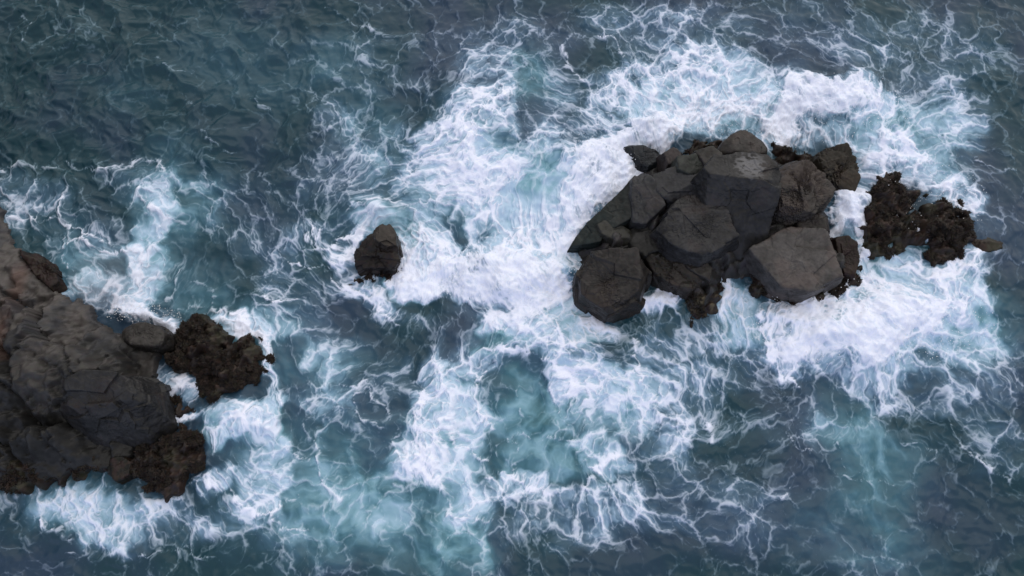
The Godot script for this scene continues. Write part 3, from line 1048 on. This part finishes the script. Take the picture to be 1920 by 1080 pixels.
# -------------------------------------------------------------------- the lone stack in the middle
func build_stack() -> void:
	boulder("squat dark brown sea stack standing alone in the middle of swirling foam", [[664, 470], [680, 448], [702, 440], [728, 442], [744, 464], [748, 488], [738, 504], [705, 508], [672, 500]], 0.9,
		{"depth": 2.2, "flare": 0.12, "bulge": 0.18, "color": Color(0.026, 0.022, 0.021), "weed": 0.3, "sharp": 30.0, "spread": 1.0, "tilt": Vector2(-0.15, 0.3), "chip": 0.16, "rough": 0.13}, "the lone stack", "rock", "sea_stack")
	boulder("pale brown pointed wedge of rock on top of the lone sea stack", [[700, 432], [726, 418], [736, 432], [740, 458], [722, 464], [704, 450]], 1.6,
		{"depth": 2.4, "flare": 0.2, "tilt": Vector2(0.45, -0.1), "bulge": 0.05, "color": Color(0.05, 0.043, 0.038), "facets": 2, "level": 5, "spread": 1.0, "chip": 0.14, "rough": 0.12}, "the lone stack", "rock", "rock_wedge")
	relief_rock("weedy_rock", "low weedy rocks awash just below the lone sea stack", "rock", [[652, 520], [668, 508], [700, 514], [735, 512], [752, 508], [748, 522], [720, 530], [690, 534], [660, 534]],
		{"rise": func(p: Vector2, d: float) -> float: return 0.05 + 0.3 * minf(d, 0.6), "paint": weedy_paint, "jag": 0.9, "rough": 0.2, "grain": 0.6, "step": 0.06, "weeds": 160, "tuft": 0.08})


# -------------------------------------------------------------------- the islet on the right
func build_islet() -> void:
	relief_rock("bedrock", "dark cracked bedrock of the right-hand islet showing between its boulders", "bedrock",
		[[1072, 470], [1090, 440], [1130, 410], [1185, 355], [1200, 322], [1260, 300], [1340, 290], [1440, 300], [1530, 320], [1572, 360], [1556, 385], [1550, 430], [1570, 470], [1600, 500], [1600, 535], [1555, 552], [1430, 556], [1400, 520], [1365, 545], [1330, 600], [1280, 590], [1270, 545], [1240, 528], [1216, 545], [1180, 590], [1120, 575], [1086, 545], [1086, 505]],
		{"rise": func(p: Vector2, d: float) -> float: return bedrock_rise(p, d), "paint": dark_paint, "rough": 0.3, "step": 0.09, "ragged": 0.2})
	var dark := Color(0.030, 0.032, 0.034)
	var grey := Color(0.045, 0.045, 0.049)
	boulder("domed grey boulder crowning the back edge of the right-hand islet", [[1350, 274], [1362, 258], [1382, 242], [1406, 239], [1424, 251], [1442, 270], [1436, 284], [1396, 290], [1362, 288]], 2.3,
		{"depth": 3.0, "flare": 0.15, "bulge": 0.15, "tilt": Vector2(0.3, -0.1), "color": Color(0.052, 0.047, 0.046), "sharp": 12.0})
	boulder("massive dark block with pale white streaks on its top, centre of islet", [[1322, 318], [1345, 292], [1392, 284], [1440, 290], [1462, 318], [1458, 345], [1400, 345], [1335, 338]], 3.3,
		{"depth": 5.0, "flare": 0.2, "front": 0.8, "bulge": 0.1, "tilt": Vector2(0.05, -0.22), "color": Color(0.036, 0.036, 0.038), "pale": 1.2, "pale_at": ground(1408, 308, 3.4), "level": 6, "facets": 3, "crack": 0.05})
	boulder("brown-grey deeply cracked boulder above the white surge pool", [[1458, 322], [1482, 306], [1515, 303], [1543, 324], [1564, 350], [1552, 372], [1530, 395], [1490, 398], [1466, 388], [1455, 355]], 2.4,
		{"depth": 3.4, "flare": 0.22, "bulge": 0.12, "tilt": Vector2(0.2, 0.1), "color": Color(0.056, 0.05, 0.047), "crack": 0.3, "crack_scale": 1.0, "level": 6})
	boulder("broad pale flat-topped slab at the islet's lower right", [[1404, 468], [1480, 422], [1548, 431], [1588, 516], [1518, 546], [1462, 536], [1428, 498]], 1.7,
		{"depth": 2.3, "flare": 0.05, "front": 0.08, "spread": 1.0, "bulge": 0.03, "tilt": Vector2(0.02, 0.08), "facets": 1, "color": Color(0.088, 0.082, 0.081), "crack": 0.03, "level": 6, "rough": 0.04, "sharp": 26.0})
	boulder("wedge of dark rock tucked between the pale slab and the cracked boulder", [[1500, 408], [1535, 398], [1552, 408], [1556, 432], [1530, 432], [1500, 424]], 1.7, {"depth": 2.6, "color": Color(0.038, 0.033, 0.032), "level": 4})
	boulder("big rounded boulder with grey facets in the middle front of the islet", [[1236, 426], [1284, 368], [1330, 363], [1356, 386], [1382, 440], [1318, 474], [1262, 455]], 2.5,
		{"depth": 3.6, "flare": 0.25, "bulge": 0.14, "tilt": Vector2(0.0, 0.12), "facets": 8, "color": Color(0.040, 0.040, 0.043), "level": 6})
	boulder("smooth upright slab pointing down on the islet's upper left", [[1188, 336], [1206, 326], [1224, 342], [1243, 384], [1212, 412], [1190, 408], [1186, 365]], 2.1, {"depth": 3.0, "flare": 0.2, "tilt": Vector2(-0.15, 0.15), "facets": 2, "color": Color(0.045, 0.046, 0.050), "crack": 0.05})
	boulder("dark square block with shadowed front behind the middle boulder", [[1226, 326], [1268, 314], [1306, 324], [1316, 342], [1308, 360], [1266, 376], [1242, 368], [1230, 345]], 2.3, {"depth": 3.2, "flare": 0.15, "tilt": Vector2(-0.1, -0.1), "facets": 3, "color": Color(0.040, 0.041, 0.046), "crack": 0.06})
	boulder("small greenish grey block left of the white-streaked massive block", [[1272, 292], [1304, 290], [1320, 308], [1318, 326], [1298, 326], [1272, 318]], 2.5, {"depth": 3.2, "color": Color(0.044, 0.048, 0.044), "level": 4})
	boulder("brown-grey block leaning on the left of the domed crowning boulder", [[1306, 282], [1338, 275], [1352, 286], [1350, 310], [1330, 324], [1318, 304]], 2.5, {"depth": 3.2, "color": Color(0.052, 0.048, 0.046), "level": 4})
	boulder("small pinkish grey stone on the islet's upper left rim beside foam", [[1246, 286], [1262, 276], [1276, 286], [1274, 302], [1254, 306]], 1.6, {"depth": 2.2, "color": Color(0.06, 0.05, 0.05), "level": 4})
	boulder("steep green-black slab ending in a point at the islet's far left", [[1078, 452], [1094, 424], [1130, 396], [1152, 410], [1124, 450]], 1.2,
		{"depth": 2.2, "flare": 0.2, "tilt": Vector2(-0.3, 0.1), "facets": 1, "color": Color(0.022, 0.030, 0.030), "crack": 0.05}, "boulders of the right-hand islet")
	boulder("long green-black slab descending to foam along the islet's upper left flank", [[1118, 404], [1188, 336], [1198, 404], [1152, 424]], 1.5,
		{"depth": 2.5, "flare": 0.2, "tilt": Vector2(-0.35, -0.05), "facets": 1, "color": Color(0.026, 0.032, 0.032), "crack": 0.05}, "boulders of the right-hand islet")
	boulder("olive grey wedge lying on the green-black slab at the islet's left", [[1122, 420], [1148, 410], [1178, 430], [1184, 448], [1160, 456], [1128, 440]], 1.5, {"depth": 2.2, "tilt": Vector2(0.1, -0.3), "color": Color(0.042, 0.042, 0.038), "level": 4})
	boulder("dark block filling the gap between the left slab and the middle boulder", [[1186, 430], [1210, 420], [1238, 440], [1244, 464], [1210, 474], [1180, 462]], 1.5, {"depth": 2.4, "color": Color(0.027, 0.027, 0.027), "level": 4})
	boulder("large dark boulder with two long cracks at the islet's lower left corner", [[1086, 508], [1108, 470], [1190, 470], [1224, 504], [1206, 560], [1142, 582], [1090, 548]], 1.8,
		{"depth": 2.8, "flare": 0.2, "bulge": 0.12, "tilt": Vector2(-0.15, 0.15), "facets": 0, "spread": 1.0, "cuts": [[0.8, 0.9, 0.1, 0.88], [-0.1, 0.8, 0.9, 0.88], [-0.8, 0.9, -0.3, 0.9], [0.4, 0.6, 0.8, 0.9]], "color": Color(0.036, 0.033, 0.032), "crack": 0.12, "crack_scale": 1.1, "chip": 0.08, "level": 6})
	boulder("ribbed brown boulder between the lower left boulder and the foam pocket", [[1214, 478], [1246, 470], [1284, 484], [1310, 505], [1314, 528], [1290, 542], [1262, 534], [1234, 514]], 1.3,
		{"depth": 2.2, "flare": 0.25, "facets": 8, "color": Color(0.034, 0.030, 0.028), "crack": 0.2, "crack_scale": 1.8, "weed": 0.2})
	boulder("narrow dark rock ridge just under the big rounded middle boulder", [[1290, 482], [1316, 486], [1336, 500], [1330, 522], [1306, 515], [1288, 500]], 1.4, {"depth": 2.2, "color": Color(0.036, 0.033, 0.032), "level": 4})
	relief_rock("weedy_rock", "yellow-brown weedy rock at the islet's bottom tip beside the foam pocket", "rock", [[1266, 552], [1300, 530], [1330, 512], [1358, 532], [1366, 565], [1352, 590], [1330, 604], [1318, 622], [1296, 614], [1282, 584]],
		{"rise": func(p: Vector2, d: float) -> float: return 0.1 + 0.75 * minf(d, 0.9), "paint": func(p: Vector3, d: float, n1: float, n2: float) -> Color: return weedy_paint(p, d, n1, n2).lerp(Color(0.07, 0.058, 0.038), smoothstep(0.1, 0.4, n2 + 0.3 * n1)), "rough": 0.25, "grain": 0.5, "step": 0.06, "weeds": 420, "tuft": 0.07, "weed_share": 0.0}, "weedy rocks fringing the islet")
	relief_rock("weedy_rock", "dark weedy apron under the pale flat slab's front edge", "rock", [[1392, 490], [1410, 478], [1440, 520], [1480, 540], [1560, 530], [1590, 500], [1612, 520], [1596, 545], [1560, 560], [1515, 568], [1436, 568], [1412, 545]],
		{"rise": func(p: Vector2, d: float) -> float: return 0.3 + 0.7 * minf(d, 0.7), "paint": weedy_paint, "jag": 0.9, "rough": 0.2, "grain": 0.5, "step": 0.07, "weeds": 520, "tuft": 0.08}, "weedy rocks fringing the islet")
	relief_rock("weedy_rock", "ragged dark rocks awash along the islet's back edge under the plume", "rock", [[1262, 296], [1290, 272], [1320, 265], [1350, 270], [1350, 284], [1300, 296]],
		{"rise": func(p: Vector2, d: float) -> float: return 0.1 + 0.8 * minf(d, 0.6), "paint": weedy_paint, "jag": 0.9, "rough": 0.35, "grain": 0.5, "step": 0.07, "weeds": 200, "tuft": 0.08}, "weedy rocks fringing the islet")
	relief_rock("weedy_rock", "ragged weedy ledge behind the cracked boulder, streaked by falling foam", "rock", [[1440, 285], [1470, 278], [1500, 290], [1535, 296], [1540, 318], [1500, 312], [1460, 318]],
		{"rise": func(p: Vector2, d: float) -> float: return 0.1 + 0.8 * minf(d, 0.6), "paint": weedy_paint, "jag": 0.9, "rough": 0.35, "grain": 0.5, "step": 0.07, "weeds": 260, "tuft": 0.08}, "weedy rocks fringing the islet")
	boulder("blackish low rock half covered by a foam hump at the islet's upper left", [[1176, 276], [1202, 272], [1232, 286], [1240, 300], [1216, 312], [1188, 300]], 0.6, {"depth": 1.2, "flare": 0.9, "spread": 0.92, "facets": 2, "sharp": 20.0, "color": Color(0.024, 0.028, 0.034), "chip": 0.1, "level": 5})


# -------------------------------------------------------------------- the reef at the far right
func build_reef() -> void:
	var g := "rocks of the reef at the right"
	boulder("olive-brown split boulder standing above the white surge pool", [[1536, 300], [1546, 280], [1584, 274], [1604, 294], [1612, 330], [1604, 350], [1574, 346], [1548, 320]], 1.1,
		{"depth": 2.0, "flare": 0.2, "tilt": Vector2(0.0, 0.25), "color": Color(0.046, 0.040, 0.032), "weed": 0.35, "crack": 0.3, "crack_scale": 1.6, "level": 5}, g)
	boulder("smooth dark red-brown rock below the white surge pool", [[1566, 446], [1590, 444], [1608, 456], [1612, 490], [1604, 515], [1586, 510], [1574, 480]], 0.9, {"depth": 1.8, "color": Color(0.03, 0.02, 0.018), "weed": 0.3}, g)
	relief_rock("weedy_rock", "tall ragged red-brown weedy rock just right of the surge pool", "rock", [[1606, 430], [1614, 376], [1644, 340], [1672, 335], [1696, 360], [1712, 388], [1688, 408], [1684, 440], [1664, 470], [1628, 478], [1616, 450]],
		{"rise": func(p: Vector2, d: float) -> float: return 0.45 + 0.6 * minf(d, 1.0), "paint": weedy_paint, "jag": 0.9, "rough": 0.35, "grain": 0.6, "step": 0.07, "weeds": 620, "tuft": 0.09}, g)
	relief_rock("weedy_rock", "ragged black-brown weedy rock forming the right end of the reef", "rock", [[1688, 444], [1694, 408], [1726, 392], [1762, 376], [1800, 402], [1818, 440], [1810, 466], [1782, 488], [1752, 504], [1730, 478], [1706, 462]],
		{"rise": func(p: Vector2, d: float) -> float: return 0.45 + 0.55 * minf(d, 1.1), "paint": weedy_paint, "jag": 0.9, "rough": 0.35, "grain": 0.6, "step": 0.07, "weeds": 800, "tuft": 0.09}, g)
	relief_rock("weedy_rock", "thin dark rock tongue trailing into grey water at the reef's tip", "rock", [[1800, 448], [1840, 446], [1880, 458], [1875, 470], [1815, 482]],
		{"rise": func(p: Vector2, d: float) -> float: return 0.3 + 0.3 * minf(d, 0.6), "paint": weedy_paint, "jag": 0.3, "ragged": 0.15, "rough": 0.12, "grain": 0.5, "step": 0.06, "weeds": 60, "tuft": 0.07}, g)
	relief_rock("weedy_rock", "low dark ridge tying the two tall weedy rocks of the reef together", "rock", [[1606, 452], [1625, 425], [1665, 400], [1700, 396], [1735, 420], [1790, 440], [1825, 452], [1800, 480], [1745, 482], [1700, 470], [1650, 482], [1618, 486]],
		{"rise": func(p: Vector2, d: float) -> float: return 0.25 + 0.6 * minf(d, 0.6), "paint": weedy_paint, "jag": 0.9, "rough": 0.25, "grain": 0.5, "step": 0.06, "weeds": 160, "tuft": 0.08}, g)


# -------------------------------------------------------------------- flying drops
func build_spray() -> void:
	var rng := RandomNumberGenerator.new()
	rng.seed = 7
	var cols := PackedColorArray()
	cols.resize(sphere_v[1].size())
	cols.fill(Color(0.75, 0.76, 0.8))
	var drop := solid(sphere_v[1], sphere_f[1], cols)
	var m := StandardMaterial3D.new()
	m.resource_name = "spray"
	m.vertex_color_use_as_albedo = true
	m.roughness = 0.8
	drop.surface_set_material(0, m)
	for burst in [["fine white spray thrown up where surf hits the headland", 270, 590, 70, 18, 260, 0.4], ["white spray over the breaking crest between stack and islet", 950, 520, 150, 50, 700, 0.7], ["white spray over the bright surf right below the islet", 1620, 610, 230, 80, 900, 0.6], ["white spray over the bright plume behind the islet", 1500, 215, 220, 60, 800, 0.8], ["white spray over the surf hump left of the islet", 1125, 330, 70, 90, 350, 0.6], ["white spray round the weedy reef at the right", 1740, 380, 110, 70, 350, 0.5]]:
		var mm := MultiMesh.new()
		mm.transform_format = MultiMesh.TRANSFORM_3D
		mm.mesh = drop
		mm.instance_count = burst[5]
		for i in burst[5]:
			var r := sqrt(rng.randf())
			var a := rng.randf() * TAU
			var p := ground(burst[1] + cos(a) * r * burst[3], burst[2] + sin(a) * r * burst[4])
			p.y = sea_height(p.x, p.z) + burst[6] * pow(rng.randf(), 3.0)
			mm.set_instance_transform(i, Transform3D(Basis().scaled(Vector3.ONE * rng.randf_range(0.006, 0.022)), p))
		var o := MultiMeshInstance3D.new()
		o.name = numbered("spray")
		o.multimesh = mm
		tag(o, burst[0], "spray", "bursts of spray over the surf", "stuff")
		add_child(o, true)


# -------------------------------------------------------------------- mist of finest spray hanging where waves burst
func build_mist(env: Environment) -> void:
	env.volumetric_fog_enabled = true
	env.volumetric_fog_density = 0.0
	for bank in [["thin wide mist of spray drifting off the headland's upper shore", 215, 520, 85, 60, 0.045], ["denser small puff of spray mist where surf strikes the headland's upper shore", 200, 545, 50, 36, 0.06]]:
		var m := FogMaterial.new()
		m.density = bank[5]
		m.albedo = Color(0.95, 0.96, 1.0)
		var f := FogVolume.new()
		f.name = numbered("mist")
		f.shape = RenderingServer.FOG_VOLUME_SHAPE_ELLIPSOID
		f.material = m
		var c := ground(bank[1], bank[2], 0.7)
		f.size = Vector3(ground(bank[1] + bank[3], bank[2], 0.7).distance_to(c) * 2.0, 2.6, ground(bank[1], bank[2] + bank[4], 0.7).distance_to(c) * 2.0)
		f.position = c
		tag(f, bank[0], "mist", "banks of spray mist", "stuff")
		add_child(f, true)
